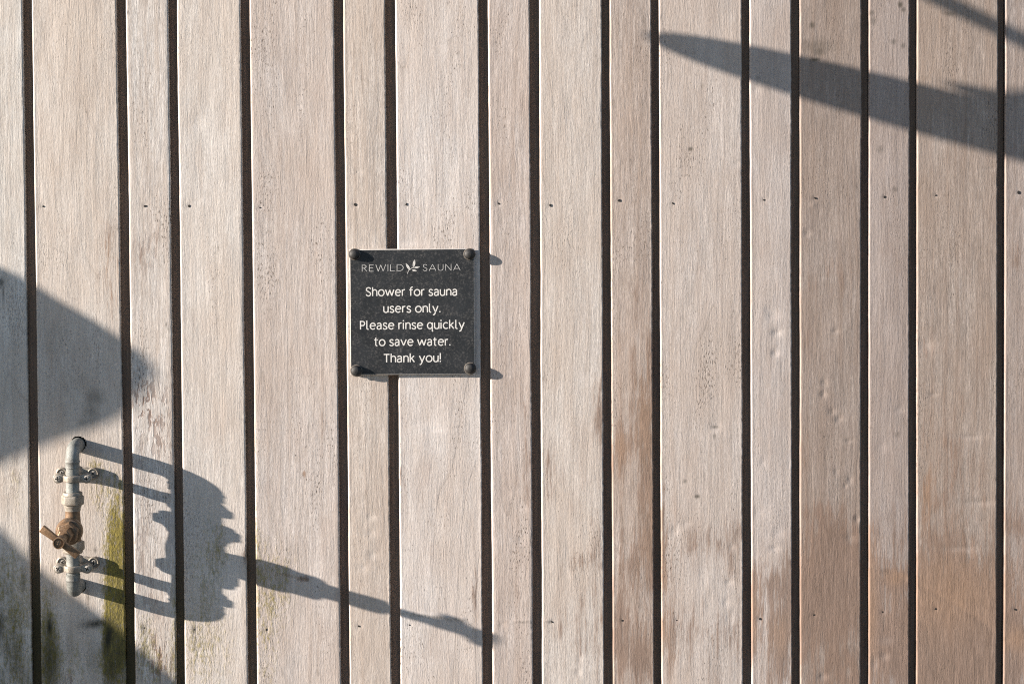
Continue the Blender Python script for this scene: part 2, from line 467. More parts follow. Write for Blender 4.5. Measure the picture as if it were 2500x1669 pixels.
for a in ((2330, 1450, 110, 90, 0.9), (2310, 1400, 70, 50, 0.7), (1576, 1030, 26, 150, 0.8), (1515, 1095, 22, 50, 0.8), (1580, 1290, 22, 170, 0.5), (1838, 1500, 14, 90, 0.9),
          (1905, 1550, 24, 50, 0.8), (2262, 1200, 16, 90, 0.8), (2128, 1480, 12, 160, 0.9), (2190, 1410, 30, 20, 1), (2480, 1560, 30, 30, 1), (1622, 1450, 12, 200, 0.9), (270, 640, 26, 90, 0.9), (742, 1156, 5, 8, 1)):
    spot('orange', *a)
for a in ((2350, 1660, 330, 330, 0.50), (2030, 1560, 200, 230, 0.40), (1700, 1640, 260, 260, 0.12), (1500, 1500, 120, 420, 0.22), (2480, 1500, 120, 300, 0.25), (2060, 700, 60, 300, 0.12), (2340, 900, 110, 300, 0.14), (1290, 1200, 80, 260, 0.14), (1540, 900, 60, 260, 0.16), (800, 1100, 120, 300, 0.06), (1040, 1300, 130, 250, 0.06)):
    spot('brown', *a)
# flaking skin beside and below the tap
for a in ((370, 1000, 46, 70, 0.9), (395, 1090, 30, 40, 0.5), (345, 940, 20, 60, 0.5), (390, 1610, 40, 60, 1.0), (345, 1270, 20, 180, 0.35), (380, 1440, 30, 100, 0.4), (15, 1150, 60, 60, 0.3), (180, 1660, 26, 20, 0.7), (600, 1350, 8, 30, 0.8), (360, 620, 40, 60, 0.4)):
    spot('flake', *a)
# dents, bruises and pale knocks: pushed into the surface
DENT = []
def dent(x, y, rx, ry, d, pale=0.25): DENT.append((x, y, rx, ry, d)); spot('pale', x, y + ry * 0.3, rx * 1.1, ry * 1.1, pale)
for a in ((1886, 770, 14, 13, 1.1), (1896, 812, 11, 9, 1.4), (1892, 862, 9, 9, 1.2), (1878, 755, 12, 8, 0.6), (2012, 934, 7, 9, 1.2), (2010, 962, 7, 8, 1.3), (2032, 1005, 8, 8, 1.0), (2048, 1022, 8, 9, 1.0),
          (2073, 1076, 9, 4, 0.9), (2043, 1152, 5, 8, 0.8), (2075, 1170, 6, 10, 0.9), (2063, 1186, 4, 5, 0.8), (2093, 1266, 8, 8, 1.3), (2076, 1312, 12, 10, 0.9), (2040, 808, 8, 5, 0.9),
          (2370, 1066, 26, 6, 1.0), (2392, 1226, 34, 7, 1.2), (2350, 1338, 40, 7, 0.8), (2258, 838, 20, 14, 1.0), (2262, 850, 18, 20, 0.5), (2430, 413, 26, 4, 0.7), (2010, 1650, 10, 9, 1.4),
          (1900, 1300, 14, 12, 0.8), (1890, 1338, 11, 8, 1.0), (1855, 1250, 12, 14, 0.6), (1862, 1130, 8, 12, 0.7), (1930, 1130, 8, 8, 0.5), (1786, 1335, 8, 9, 0.7), (1780, 1420, 8, 8, 0.8), (1773, 1470, 9, 10, 0.7),
          (1780, 1510, 10, 12, 0.5), (1715, 1400, 10, 26, 0.4), (1648, 1295, 9, 12, 0.8), (1675, 1276, 8, 8, 0.6), (1730, 1475, 8, 22, 0.4), (1745, 1040, 16, 12, 0.8), (1412, 1640, 6, 10, 0.8), (1415, 1608, 7, 12, 0.6),
          (905, 1262, 9, 9, 0.7), (905, 1300, 10, 9, 0.7), (910, 1354, 10, 9, 0.7), (886, 1385, 12, 9, 0.5), (1270, 1318, 10, 10, 0.7), (1275, 1235, 18, 12, 0.5), (1040, 1032, 36, 14, 0.7), (1060, 1048, 20, 8, 0.5),
          (2160, 1600, 10, 9, 0.9), (2135, 1618, 8, 14, 0.8), (2165, 1560, 14, 10, 0.5), (2150, 1090, 12, 12, 0.5), (2195, 1000, 10, 9, 0.6), (2280, 962, 10, 5, 0.9), (1970, 570, 9, 9, 0.8), (1845, 220, 10, 9, 0.5),
          (1800, 400, 10, 7, 0.5), (480, 300, 16, 14, 0.4), (30, 80, 26, 30, 0.5), (150, 1480, 20, 14, 0.4), (345, 1050, 22, 8, 0.5), (490, 1590, 34, 5, 0.6), (1000, 590, 24, 8, 0.5), (876, 420, 8, 8, 0.5)):
    dent(*a)
# bumps of old knots standing proud
for a in ((1470, 930, 9, 16, -0.5), (1400, 1408, 8, 14, -0.4), (1985, 500, 6, 6, -0.6), (2030, 415, 40, 60, -0.3), (1670, 400, 60, 40, -0.3)):
    dent(*a, pale=0)
# dark knots and splits
for a in ((1983, 62, 7, 10, 1.0), (1996, 115, 50, 24, 0.45), (1990, 146, 13, 5, 1.2), (2000, 126, 24, 15, 0.7), (1966, 105, 8, 10, 0.5), (2128, 32, 9, 8, 0.7), (2198, 12, 7, 10, 1.1), (2206, 24, 7, 7, 0.8), (2181, 102, 8, 9, 0.65),
          (2206, 112, 8, 9, 0.7), (2133, 52, 9, 12, 0.5), (2318, 34, 18, 7, 0.6), (2150, 365, 12, 12, 0.5), (2185, 462, 9, 9, 0.6), (2190, 1060, 9, 9, 0.5), (1686, 364, 8, 6, 1.1), (1694, 130, 8, 5, 0.35), (1715, 210, 5, 8, 0.3),
          (1850, 190, 7, 5, 0.4), (1745, 1042, 11, 5, 1.2), (1744, 1064, 5, 7, 0.7), (1702, 1211, 8, 6, 1.2), (1672, 1174, 6, 6, 0.8), (1642, 1290, 3, 3, 0.8), (2015, 935, 5, 5, 0.35), (1983, 33, 3, 3, 0.7),
          (1625, 1090, 3, 4, 0.6), (765, 1520, 3, 14, 0.0), (406, 792, 2.5, 8, 0.9), (411, 802, 2, 6, 0.8), (533, 605, 2, 9, 0.8), (312, 31, 3, 6, 0.9), (690, 1640, 2.6, 16, 0.8), (777, 1642, 3, 10, 0.6), (1326, 923, 2, 4, 0.9),
          (1742, 1512, 1, 1, 0.0), (600, 1352, 6, 16, 0.6), (232, 790, 4, 4, 0.2), (140, 800, 20, 14, 0.22), (720, 1340, 2, 16, 0.5), (755, 1040, 2.5, 40, 0.4)):
    spot('dark', a[0], a[1], a[2] * 0.8, a[3] * 0.8, a[4] * 0.85, 0, 3)
# a band of splintered fibres where something rubbed across
for x in np.arange(985, 1130, 9): spot('dark', x + rng.uniform(-2, 2), 1497 + (x - 985) * 0.12 + rng.uniform(-3, 3), 3, 3, 0.55); DENT.append((x, 1493 + (x - 985) * 0.12, 6, 4, -0.8))
for x in np.arange(1260, 1350, 9): spot('dark', x, 1517 + rng.uniform(-2, 3), 3, 2.5, 0.45); DENT.append((x, 1514, 5, 4, -0.6))
for x in np.arange(690, 760, 8): spot('dark', x + rng.uniform(-3, 3), 1400 + (x - 690) * 0.25, 3, 3, 0.5); DENT.append((x, 1396 + (x - 690) * 0.25, 6, 4, -0.8))

# scrape across the brown patch on the far right
for i in range(26):
    f = i / 25
    x = 2165 + f * 290; y = 1395 + f * f * 60 + f * 105
    DENT.append((x, y, 12, 6, 0.5)); spot('orange', x, y, 14, 9, 0.22); spot('brown', x, y, 14, 8, 0.25)

NAILS_TOP = [(105, 504), (354, 503), (462, 503), (635, 507), (867, 500), (992, 499), (1218, 497), (1343, 501), (1512, 490), (1643, 497), (1865, 488), (1990, 484), (2160, 481), (2285, 477), (2486, 470)]
NAILS_LOW = [(352, 1532), (475, 1536), (650, 1536), (876, 1528), (1000, 1525), (1226, 1524), (1347, 1517), (1519, 1514), (1652, 1513), (1855, 1510), (1987, 1500), (2155, 1493), (2284, 1485), (2478, 1487)]
NAILS = NAILS_TOP + NAILS_LOW
for x, y in NAILS: DENT.append((x, y, 6, 6, 0.6))

ELBOW_W = [(191.5, 1083.0), (191.5, 1429.0)]   # where the pipe goes into the wall
HOLE_R = 0.0126

def marks(px, py, who):
    r = np.zeros_like(px)
    x0, x1, y0, y1 = px.min(), px.max(), py.min(), py.max()
    for a, x, y, rx, ry, amt, rot, pw in SP:
        if a != who or amt == 0: continue
        m = 2.2 * max(rx, ry)
        if x + m < x0 or x - m > x1 or y + m < y0 or y - m > y1: continue
        c, s = math.cos(math.radians(rot)), math.sin(math.radians(rot))
        dx, dy = px - x, py - y
        u = (dx * c + dy * s) / rx; v = (-dx * s + dy * c) / ry
        d = np.sqrt(u * u + v * v)
        r = np.maximum(r, amt * np.exp(-0.9 * d ** pw)) if who in ('dark', 'orange') else r + amt * np.exp(-0.9 * d ** pw)
    return np.clip(r, 0, 1.2)

wall = empty('timber_wall', (0, 0, 0), 'weathered silver-grey timber wall of vertical boards with dark gaps', 'wall')

STREAK = [.6, .45, 1, .42, .6, .8, .45, .75, .5, 1, .48, .42, .8, .5, .95, .9]
PORE = [.3, .5, .9, .4, .95, .4, .95, .9, .5, .7, .85, .3, .5, .3, .6, .4]

def make_board(i, k, gl, gr, fine, colour):
    left = line_x(gl[0][1], gl[1][1]); right = line_x(gr[0][0], gr[1][0])
    z = zs_fine if fine else zs_coarse
    xl, xr = left(z), right(z)
    seed = 100 + i
    # slightly furred, uneven saw edges
    xl = xl + 0.00022 * vnoise(0 * z, z, 1, 0.02, seed) + 0.00045 * vnoise(0 * z, z, 1, 0.16, seed + 1)
    xr = xr + 0.0004 * vnoise(0 * z, z, 1, 0.006, seed + 2) - 0.0014 * np.clip(vnoise(0 * z, z, 1, 0.011, seed + 9) - 0.75, 0, 1) + 0.0005 * vnoise(0 * z, z, 1, 0.12, seed + 3)
    w = float(np.mean(xr - xl))
    n = max(6, int(round(w / (STEP if fine else 0.02))))
    u = np.linspace(0, 1, n + 1)
    cw, cd = 0.0015, 0.0045
    X = np.concatenate([xl[:, None], xl[:, None], (xl + 0.00115)[:, None], (xl + cw)[:, None] + (xr - xl - cw - 0.0004)[:, None] * u[None, :], xr[:, None], xr[:, None]], 1)
    Y = np.zeros_like(X)
    Y[:, 0] = THICK; Y[:, 1] = cd; Y[:, 2] = 0.0009; Y[:, -2] = 0.0006; Y[:, -1] = THICK
    Z = np.repeat(z[:, None], X.shape[1], 1)
    nc = X.shape[1]
    F = slice(3, nc - 2)
    PX, PY = to_px(X, Z)
    if fine:
        xx, zz = X[:, F], Z[:, F]
        r2 = np.random.default_rng(seed)
        cup = r2.uniform(-0.0005, 0.0005)
        d = cup * (2 * u[None, :] - 1) ** 2
        d = d + 0.00035 * vnoise(xx, zz, 0.06, 0.25, seed + 5) + 0.00020 * vnoise(xx, zz, 0.022, 0.06, seed + 6) + 0.00007 * vnoise(xx, zz, 0.008, 0.03, seed + 7)
        pxf, pyf = PX[:, F], PY[:, F]
        for x, y, rx, ry, dep in DENT:
            if x + 3 * rx < pxf.min() or x - 3 * rx > pxf.max(): continue
            q = ((pxf - x) / rx) ** 2 + ((pyf - y) / ry) ** 2
            d = d + dep * 0.0009 * np.exp(-0.9 * q)
        fade = np.minimum(1, np.minimum(u, 1 - u)[None, :] * w / 0.004)
        Y[:, F] = d * (0.35 + 0.65 * fade)
        Y[:, 2] += 0.35 * d[:, 0]; Y[:, -2] += 0.35 * d[:, -1]
    verts = np.stack([X, Y, Z], -1).reshape(-1, 3)
    nz = len(z)
    idx = np.arange(nz * nc).reshape(nz, nc)
    q = np.stack([idx[:-1, :-1], idx[:-1, 1:], idx[1:, 1:], idx[1:, :-1]], -1).reshape(-1, 4)
    if fine:
        cx = verts[q].mean(1)
        keep = np.ones(len(q), bool)
        for ex, ey in ELBOW_W:
            p = at(ex, ey)
            keep &= ~(((cx[:, 0] - p.x) ** 2 + (cx[:, 2] - p.z) ** 2 < HOLE_R ** 2) & (cx[:, 1] < 0.01))
        q = q[keep]
    # back and ends
    back = np.stack([idx[:-1, -1], idx[:-1, 0], idx[1:, 0], idx[1:, -1]], -1)
    q = np.concatenate([q, back])
    me = bpy.data.meshes.new('board')
    me.vertices.add(len(verts)); me.vertices.foreach_set('co', verts.astype(np.float32).ravel())
    me.loops.add(q.size); me.loops.foreach_set('vertex_index', q.astype(np.int32).ravel())
    me.polygons.add(len(q)); me.polygons.foreach_set('loop_start', np.arange(0, q.size, 4, dtype=np.int32))
    me.polygons.foreach_set('loop_total', np.full(len(q), 4, np.int32))
    sm = np.ones(len(q), bool); sm[-len(back):] = False
    me.polygons.foreach_set('use_smooth', sm)
    me.update(calc_edges=True); me.validate()
    if fine:
        for nm in ('moss', 'brown', 'orange', 'flake', 'dark', 'pale'):
            a = me.attributes.new(nm, 'FLOAT', 'POINT')
            a.data.foreach_set('value', marks(PX, PY, nm).astype(np.float32).ravel())
    me.materials.append(M_WOOD)
    o = bpy.data.objects.new('board', me)
    o['streak'] = STREAK[k] if fine else 0.6; o['porosity'] = PORE[k] if fine else 0.5
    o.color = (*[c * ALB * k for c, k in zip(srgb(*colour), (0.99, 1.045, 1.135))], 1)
    link(o, wall)
    # the rebated tongue that shows dark in the gap to the right
    a = line_x(gr[0][0], gr[1][0]); b = line_x(gr[0][1], gr[1][1])
    zt = np.linspace(Z_LO, Z_HI, 90)
    V = []; Fc = []
    for zz in zt:
        x0, x1 = a(zz) - 0.012, b(zz) + 0.012
        V += [(x0, THICK + 0.0003, zz), (0.5 * (x0 + x1), THICK + 0.0003, zz), (x1, THICK + 0.0003, zz), (x1, THICK + 0.010, zz), (x0, THICK + 0.010, zz)]
    for k in range(len(zt) - 1):
        for j in range(5):
            j2 = (j + 1) % 5
            Fc.append((k * 5 + j, k * 5 + j2, k * 5 + 5 + j2, k * 5 + 5 + j))
    to = mesh_obj('tongue', V, Fc, M_TONGUE, o)
    vv = np.array(V); tx, ty = to_px(vv[:, 0], vv[:, 2])
    mo = np.clip((ty - 1180) / 330, 0, 1) * np.clip((760 - tx) / 420, 0, 1)
    at_ = to.data.attributes.new('moss', 'FLOAT', 'POINT'); at_.data.foreach_set('value', mo.astype(np.float32))
    return o

boards = []
for i in range(len(ALL) - 1):
    k = i - (N_LEFT - 1)
    fine = 0 <= k <= 15
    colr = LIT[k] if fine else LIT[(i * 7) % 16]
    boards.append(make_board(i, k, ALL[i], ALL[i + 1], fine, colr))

# nail heads, punched in and gone black
nail_me = []
for s in range(4):
    r3 = random.Random(s); pts = []
    for k in range(7):
        w = 2 * math.pi * k / 7
        r = 0.0021 * r3.uniform(0.65, 1.15)
        pts.append((r * math.cos(w) * (0.8 if s % 2 else 1.0), r * math.sin(w) * 1.15))
    b = MB(); b.prism(pts, 0, 0.0012, Matrix.Rotation(math.pi / 2, 4, 'X'))
    o = b.build('nail', M_NAIL); nail_me.append(o.data); bpy.data.objects.remove(o)
for j, (x, y) in enumerate(NAILS):
    p = at(x, y)
    k = sum(1 for g in GAPS if x > g[0][0]) + N_LEFT - 1
    o = bpy.data.objects.new('nail', nail_me[j % 4]); link(o, boards[k])
    o.location = (p.x, 0.0009, p.z)
    o.rotation_euler = (0, j * 1.3, 0)
    o.scale = [(0.95 if y < 900 else 0.72) * (0.75 + 0.6 * ((j * 37) % 10) / 10)] * 3

# ------------------------------------------------------------------ ground
def ground_material():
    m, nt, b = new_mat('gravel_ground'); t = NT(nt)
    co = t.n('ShaderNodeTexCoord').outputs['Object']
    a = t.noise(co, 40, 5, 0.6); v = t.n('ShaderNodeTexVoronoi'); v.inputs['Scale'].default_value = 55; t.l(co, v.inputs['Vector'])
    c = t.mix(a, (0.07, 0.065, 0.058), (0.15, 0.135, 0.12)); c = t.mix(0.4, c, v.outputs['Color'], 'SOFT_LIGHT')
    t.l(c, b.inputs['Base Color']); b.inputs['Roughness'].default_value = 0.9
    bp = t.n('ShaderNodeBump'); bp.inputs['Distance'].default_value = 0.01; t.l(v.outputs['Distance'], bp.inputs['Height']); t.l(bp.outputs[0], b.inputs['Normal'])
    return m
g = mesh_obj('ground', [(-600, -600, 0), (600, -600, 0), (600, 600, 0), (-600, 600, 0)], [(0, 1, 2, 3)], ground_material())
tag(g, kind='structure')

# ------------------------------------------------------------------ the sign
def plate_material():
    m, nt, b = new_mat('charcoal_sign_face'); t = NT(nt)
    co = t.n('ShaderNodeTexCoord').outputs['Object']
    a = t.noise(co, 22, 4, 0.6); f = t.noise(co, 300, 4, 0.75); cl = t.noise(co, 60, 5, 0.7)
    c = t.mix(t.rng(a, 0.3, 0.7), (0.0095, 0.0112, 0.0136), (0.020, 0.0225, 0.0262))
    dust = t.math('MULTIPLY', t.rng(f, 0.50, 0.66), t.rng(cl, 0.36, 0.66, 0.2, 1.0))
    c = t.mix(t.math('MULTIPLY', dust, 0.55), c, (0.16, 0.150, 0.142))
    t.l(c, b.inputs['Base Color'])
    t.l(t.rng(cl, 0.3, 0.7, 0.45, 0.7), b.inputs['Roughness'])
    b.inputs['Specular IOR Level'].default_value = 0.35
    bp = t.n('ShaderNodeBump'); bp.inputs['Distance'].default_value = 0.00012; t.l(f, bp.inputs['Height']); t.l(bp.outputs[0], b.inputs['Normal'])
    return m
def flat_mat(name, c, rough=0.6, spec=0.4, metallic=0.0, var=0.15, scale=80):
    m, nt, b = new_mat(name); t = NT(nt)
    co = t.n('ShaderNodeTexCoord').outputs['Object']
    a = t.noise(co, scale, 4, 0.6)
    t.l(t.mix(t.rng(a, 0.3, 0.7), tuple(x * (1 - var) for x in c), tuple(x * (1 + var) for x in c)), b.inputs['Base Color'])
    b.inputs['Roughness'].default_value = rough; b.inputs['Specular IOR Level'].default_value = spec; b.inputs['Metallic'].default_value = metallic
    return m
M_PLATE = plate_material()
M_EDGE = flat_mat('pale_sign_edge', (0.62, 0.58, 0.54), 0.45)
M_PRINT = flat_mat('white_print', (0.62, 0.60, 0.57), 0.6, var=0.14, scale=300)
M_PRINT2 = flat_mat('thin_white_print', (0.5, 0.49, 0.475), 0.6, var=0.2, scale=300)
M_BOLT = metal_mat('blackened_bolt', (0.006, 0.006, 0.0065), (0.014, 0.014, 0.014), 0.6, 0.0, 160, 0.0005, c3=(0.028, 0.024, 0.02))
M_WASH = metal_mat('dirty_washer', (0.06, 0.055, 0.05), (0.20, 0.17, 0.14), 0.7, 0.1, 220, 0.0004)

SC = at(1006.9, 760.2)
FACE = 0.0058                                   # how far the sign's face stands off the boards
sign = empty('sign', (SC.x, 0, SC.z), 'black square notice with white lettering and four dome bolts on the boards', 'sign')
sign.rotation_euler = (0, math.radians(-0.36), 0)
SK = MM * (1 - FACE / DIST)
def sp(px, py):            # sign-local coordinates of a photo pixel
    dx, dz = (px - 1006.9) * SK, -(py - 760.2) * SK
    a = math.radians(0.36)
    return dx * math.cos(a) + dz * math.sin(a), -dx * math.sin(a) + dz * math.cos(a)
HW, HH = 152.3 * SK, 154.0 * SK
b = MB(); b.box((-HW, -FACE + 0.0002, -HH), (HW, -FACE + 0.0032, HH)); b.build('panel', M_EDGE, sign, bevel=0.0005)
b = MB(); b.box((-HW + 0.0008, -FACE, -HH + 0.0008), (HW - 0.0005, -FACE + 0.0010, HH - 0.0009)); b.build('face', M_PLATE, sign)
for (x, y, r) in ((865.6, 618.8, 12.6), (1147.1, 618.3, 12.6), (869.7, 904.7, 12.8), (1148.8, 898.8, 12.8)):
    bx, bz = sp(x, y); r *= SK
    o = MB().lathe([(0, r * 1.02), (0.0022, r * 1.02), (0.0040, r * 0.95), (0.0054, r * 0.80), (0.0066, r * 0.55), (0.0072, r * 0.25), (0.0073, 0.0002)], (0, 0, 0), (0, -1, 0), 28).build('bolt', M_BOLT, sign)
    o.location = (bx, -FACE - 0.0004, bz)
    MB().lathe([(-0.0003, r * 1.1), (0.0002, r * 1.17), (0.0006, r * 1.12)], (0, 0, 0), (0, -1, 0), 28).build('washer', M_WASH, o)

# lettering: stroke letters, cap height 1
XH = 0.74
def arc(cx, cy, rx, ry, a0, a1, n=14):
    return [(cx + rx * math.cos(math.radians(a0 + (a1 - a0) * i / n)), cy + ry * math.sin(math.radians(a0 + (a1 - a0) * i / n))) for i in range(n + 1)]
def smooth(p, n=6):
    out = []
    q = [p[0]] + list(p) + [p[-1]]
    for i in range(1, len(q) - 2):
        p0, p1, p2, p3 = q[i - 1:i + 3]
        for k in range(n):
            t = k / n
            out.append(tuple(0.5 * (2 * p1[j] + (p2[j] - p0[j]) * t + (2 * p0[j] - 5 * p1[j] + 4 * p2[j] - p3[j]) * t * t + (3 * p1[j] - p0[j] - 3 * p2[j] + p3[j]) * t ** 3) for j in (0, 1)))
    out.append(tuple(p[-1])); return out
DOT = lambda x, y=0.06: [(x, y - 0.075), (x, y + 0.075)]
G = {
 'o': (0.66, [arc(.33, .37, .31, .355, 0, 360, 28)]),
 'h': (0.56, [[(.05, 0), (.05, 1.03)], arc(.29, .46, .235, .265, 175, 0) + [(.525, 0)]]),
 'n': (0.56, [[(.05, 0), (.05, XH)], arc(.29, .46, .235, .265, 175, 0) + [(.525, 0)]]),
 'u': (0.56, [[(.51, XH), (.51, 0)], [(.035, XH)] + arc(.27, .27, .235, .265, 180, 355)]),
 'r': (0.36, [[(.05, 0), (.05, XH)], arc(.27, .46, .22, .26, 172, 70)]),
 'w': (0.96, [[(.02, XH), (.25, .02)], [(.25, .02), (.48, .70)], [(.48, .70), (.71, .02)], [(.71, .02), (.94, XH)]]),
 'v': (0.62, [[(.02, XH), (.31, .02)], [(.31, .02), (.60, XH)]]),
 'y': (0.60, [[(.02, XH), (.31, .04)], [(.58, XH), (.22, -.22), (.14, -.29), (.04, -.29)]]),
 'e': (0.62, [[(.04, .40), (.585, .40)], arc(.32, .37, .285, .355, 5, 318, 24)]),
 'f': (0.40, [[(.15, 0), (.15, .84)] + arc(.33, .84, .18, .18, 180, 75, 8), [(0, .70), (.37, .70)]]),
 's': (0.46, [smooth([(.42, .60), (.34, .70), (.22, .725), (.09, .67), (.06, .54), (.13, .43), (.30, .34), (.42, .23), (.40, .08), (.26, .012), (.12, .03), (.02, .13)])]),
 'S': (0.58, [smooth([(.53, .82), (.44, .95), (.28, .985), (.12, .91), (.075, .74), (.16, .59), (.36, .47), (.51, .34), (.52, .16), (.38, .025), (.20, .02), (.03, .17)])]),
 'a': (0.54, [smooth([(.06, .60), (.15, .70), (.28, .725), (.42, .65), (.46, .5), (.46, .25), (.46, .0)]), smooth([(.46, .41), (.25, .41), (.09, .34), (.04, .2), (.09, .06), (.22, .012), (.36, .05), (.46, .16)])]),
 'l': (0.26, [[(.05, 1.03), (.05, .17)] + arc(.19, .16, .14, .15, 180, 290, 8)]),
 'i': (0.14, [[(.05, 0), (.05, XH)], DOT(.05, .97)]),
 'P': (0.56, [[(.05, 0), (.05, 1.0)], [(.05, .94), (.26, .94)] + arc(.26, .69, .24, .25, 90, -90) + [(.05, .44)]]),
 'q': (0.64, [[(.56, XH), (.56, -.24), (.63, -.31)], arc(.30, .37, .265, .355, 20, 340, 24)]),
 'c': (0.54, [arc(.32, .37, .285, .355, 48, 312, 20)]),
 'k': (0.54, [[(.05, 0), (.05, 1.03)], [(.46, XH), (.08, .34)], [(.19, .43), (.50, 0)]]),
 't': (0.40, [[(.15, .96), (.15, .17)] + arc(.29, .17, .14, .16, 180, 285, 8), [(0, .70), (.36, .70)]]),
 'T': (0.62, [[(0, .935), (.62, .935)], [(.31, .94), (.31, 0)]]),
 '!': (0.14, [[(.06, 1.03), (.06, .28)], DOT(.06)]),
 '.': (0.14, [DOT(.06)]),
 ' ': (0.22, []),
 'R': (0.62, [[(.04, 0), (.04, 1)], [(.04, .97), (.26, .97)] + arc(.26, .74, .24, .23, 90, -90) + [(.04, .51)], [(.24, .51), (.60, 0)]]),
 'E': (0.56, [[(.04, 0), (.04, 1)], [(.04, .97), (.52, .97)], [(.04, .52), (.46, .52)], [(.04, .03), (.52, .03)]]),
 'W': (1.16, [[(.02, 1), (.30, .02)], [(.30, .02), (.58, .96)], [(.58, .96), (.86, .02)], [(.86, .02), (1.14, 1)]]),
 'I': (0.10, [[(.04, 0), (.04, 1)]]),
 'L': (0.54, [[(.04, 1), (.04, 0)], [(.04, .03), (.50, .03)]]),
 'D': (0.78, [[(.04, 0), (.04, 1)], [(.04, .97), (.28, .97)] + arc(.28, .5, .46, .47, 90, -90, 18) + [(.04, .03)]]),
 'A': (0.88, [[(.02, 0), (.44, .99)], [(.44, .99), (.86, 0)], [(.20, .30), (.68, .30)]]),
 'U': (0.74, [[(.06, 1), (.06, .36)] + arc(.37, .34, .31, .31, 180, 360, 14) + [(.68, 1)]]),
 'N': (0.82, [[(.06, 0), (.06, 1)], [(.06, .98), (.74, .02)], [(.74, 0), (.74, 1)]]),
}
layer = [0]
def ribbon(mb, pts, w, tf):
    n = len(pts); closed = n > 3 and math.dist(pts[0], pts[-1]) < 1e-4
    L = []; R = []
    for i, p in enumerate(pts):
        a = pts[i - 1] if i > 0 else (pts[-2] if closed else p)
        c = pts[i + 1] if i < n - 1 else (pts[1] if closed else p)
        def un(u, v):
            d = math.dist(u, v); return ((v[0] - u[0]) / d, (v[1] - u[1]) / d) if d > 1e-9 else (0, 0)
        d1, d2 = un(a, p), un(p, c)
        if d1 == (0, 0): d1 = d2
        if d2 == (0, 0): d2 = d1
        tx, ty = d1[0] + d2[0], d1[1] + d2[1]
        h = math.hypot(tx, ty) or 1; tx, ty = tx / h, ty / h
        m = min(1.6, 1 / max(0.4, tx * d1[0] + ty * d1[1])) * w / 2
        L.append((p[0] - ty * m, p[1] + tx * m)); R.append((p[0] + ty * m, p[1] - tx * m))
    layer[0] = (layer[0] + 1) % 5
    y = -FACE - 0.00012 - 0.00004 * layer[0]
    v = []
    for k in range(n):
        for q in (L[k], R[k]):
            x, z = tf(q); v.append((x, y, z))
    mb.add(v, [(2 * k, 2 * k + 1, 2 * k + 3, 2 * k + 2) for k in range(n - 1)])
def write(text, x0, x1, base_l, base_r, cap, gap, stroke, mat):
    """lettering between two photo pixels of the sign, baseline and cap height in photo pixels"""
    adv = 0; place = []
    for ch in text:
        wd, st = G[ch]; place.append((adv, st)); adv += wd + gap
    adv -= gap
    kx = (x1 - x0) / adv
    mb = MB()
    for ox, st in place:
        for s in st:
            def tf(q, ox=ox):
                px = x0 + (ox + q[0]) * kx
                py = base_l + (base_r - base_l) * (px - x0) / (x1 - x0) - q[1] * cap
                return sp(px, py)
            ribbon(mb, s, stroke, tf)
    return mesh_obj('lettering', mb.v, mb.f, mat, sign)
zx = lambda v: 820 + v / 4.127
zy = lambda v: 580 + v / 4.127
for text, xa, xb, bl, br in (('Shower for sauna', 302, 1226, 583, 577), ('users only.', 480, 1058, 750, 747), ('Please rinse quickly', 243, 1298, 921, 912),
                             ('to save water.', 388, 1158, 1088, 1083), ('Thank you!', 482, 1062, 1255, 1249)):
    write(text, zx(xa), zx(xb), zy(bl), zy(br), 86 / 4.127, 0.13, 0.128, M_PRINT)
write('REWILD', zx(262), zx(684), zy(336), zy(330), 68 / 4.127, 0.20, 0.062, M_PRINT2)
write('SAUNA', zx(878), zx(1258), zy(329), zy(323), 66 / 4.127, 0.20, 0.062, M_PRINT2)
# leaf sprig between the two words
mb = MB()
def leaf(bx, by, tx, ty, wid):
    for side in (-1, 1):
        pts = []
        L = math.dist((bx, by), (tx, ty)); ux, uy = (tx - bx) / L, (ty - by) / L
        for k in range(11):
            t = k / 10
            pts.append((bx + ux * L * t - uy * side * (1.2 if 0 < k < 10 else 0.4), by + uy * L * t + ux * side * (1.2 if 0 < k < 10 else 0.4)))
        for k in range(10, -1, -1):
            t = k / 10
            o = wid * math.sin(math.pi * t ** 0.85) * (1.0 if side > 0 else 0.85) + (1.3 if 0 < k < 10 else 0.4)
            pts.append((bx + ux * L * t - uy * side * o, by + uy * L * t + ux * side * o))
        v = [(sp(zx(p[0]), zy(p[1]))[0], -FACE - 0.00015, sp(zx(p[0]), zy(p[1]))[1]) for p in pts]
        f = [(k, k + 1, 20 - k, 21 - k) for k in range(10)]
        mb.add(v, f)
leaf(746, 318, 706, 250, 11); leaf(782, 292, 797, 212, 12); leaf(790, 297, 850, 286, 8); leaf(768, 318, 820, 330, 8)
for st in (smooth([(724, 357), (732, 330), (748, 312), (772, 298), (792, 294)]), smooth([(752, 310), (748, 316), (744, 300)])):
    ribbon(mb, st, 5, lambda q: sp(zx(q[0]), zy(q[1])))
mesh_obj('leaf_emblem', mb.v, mb.f, M_PRINT, sign)

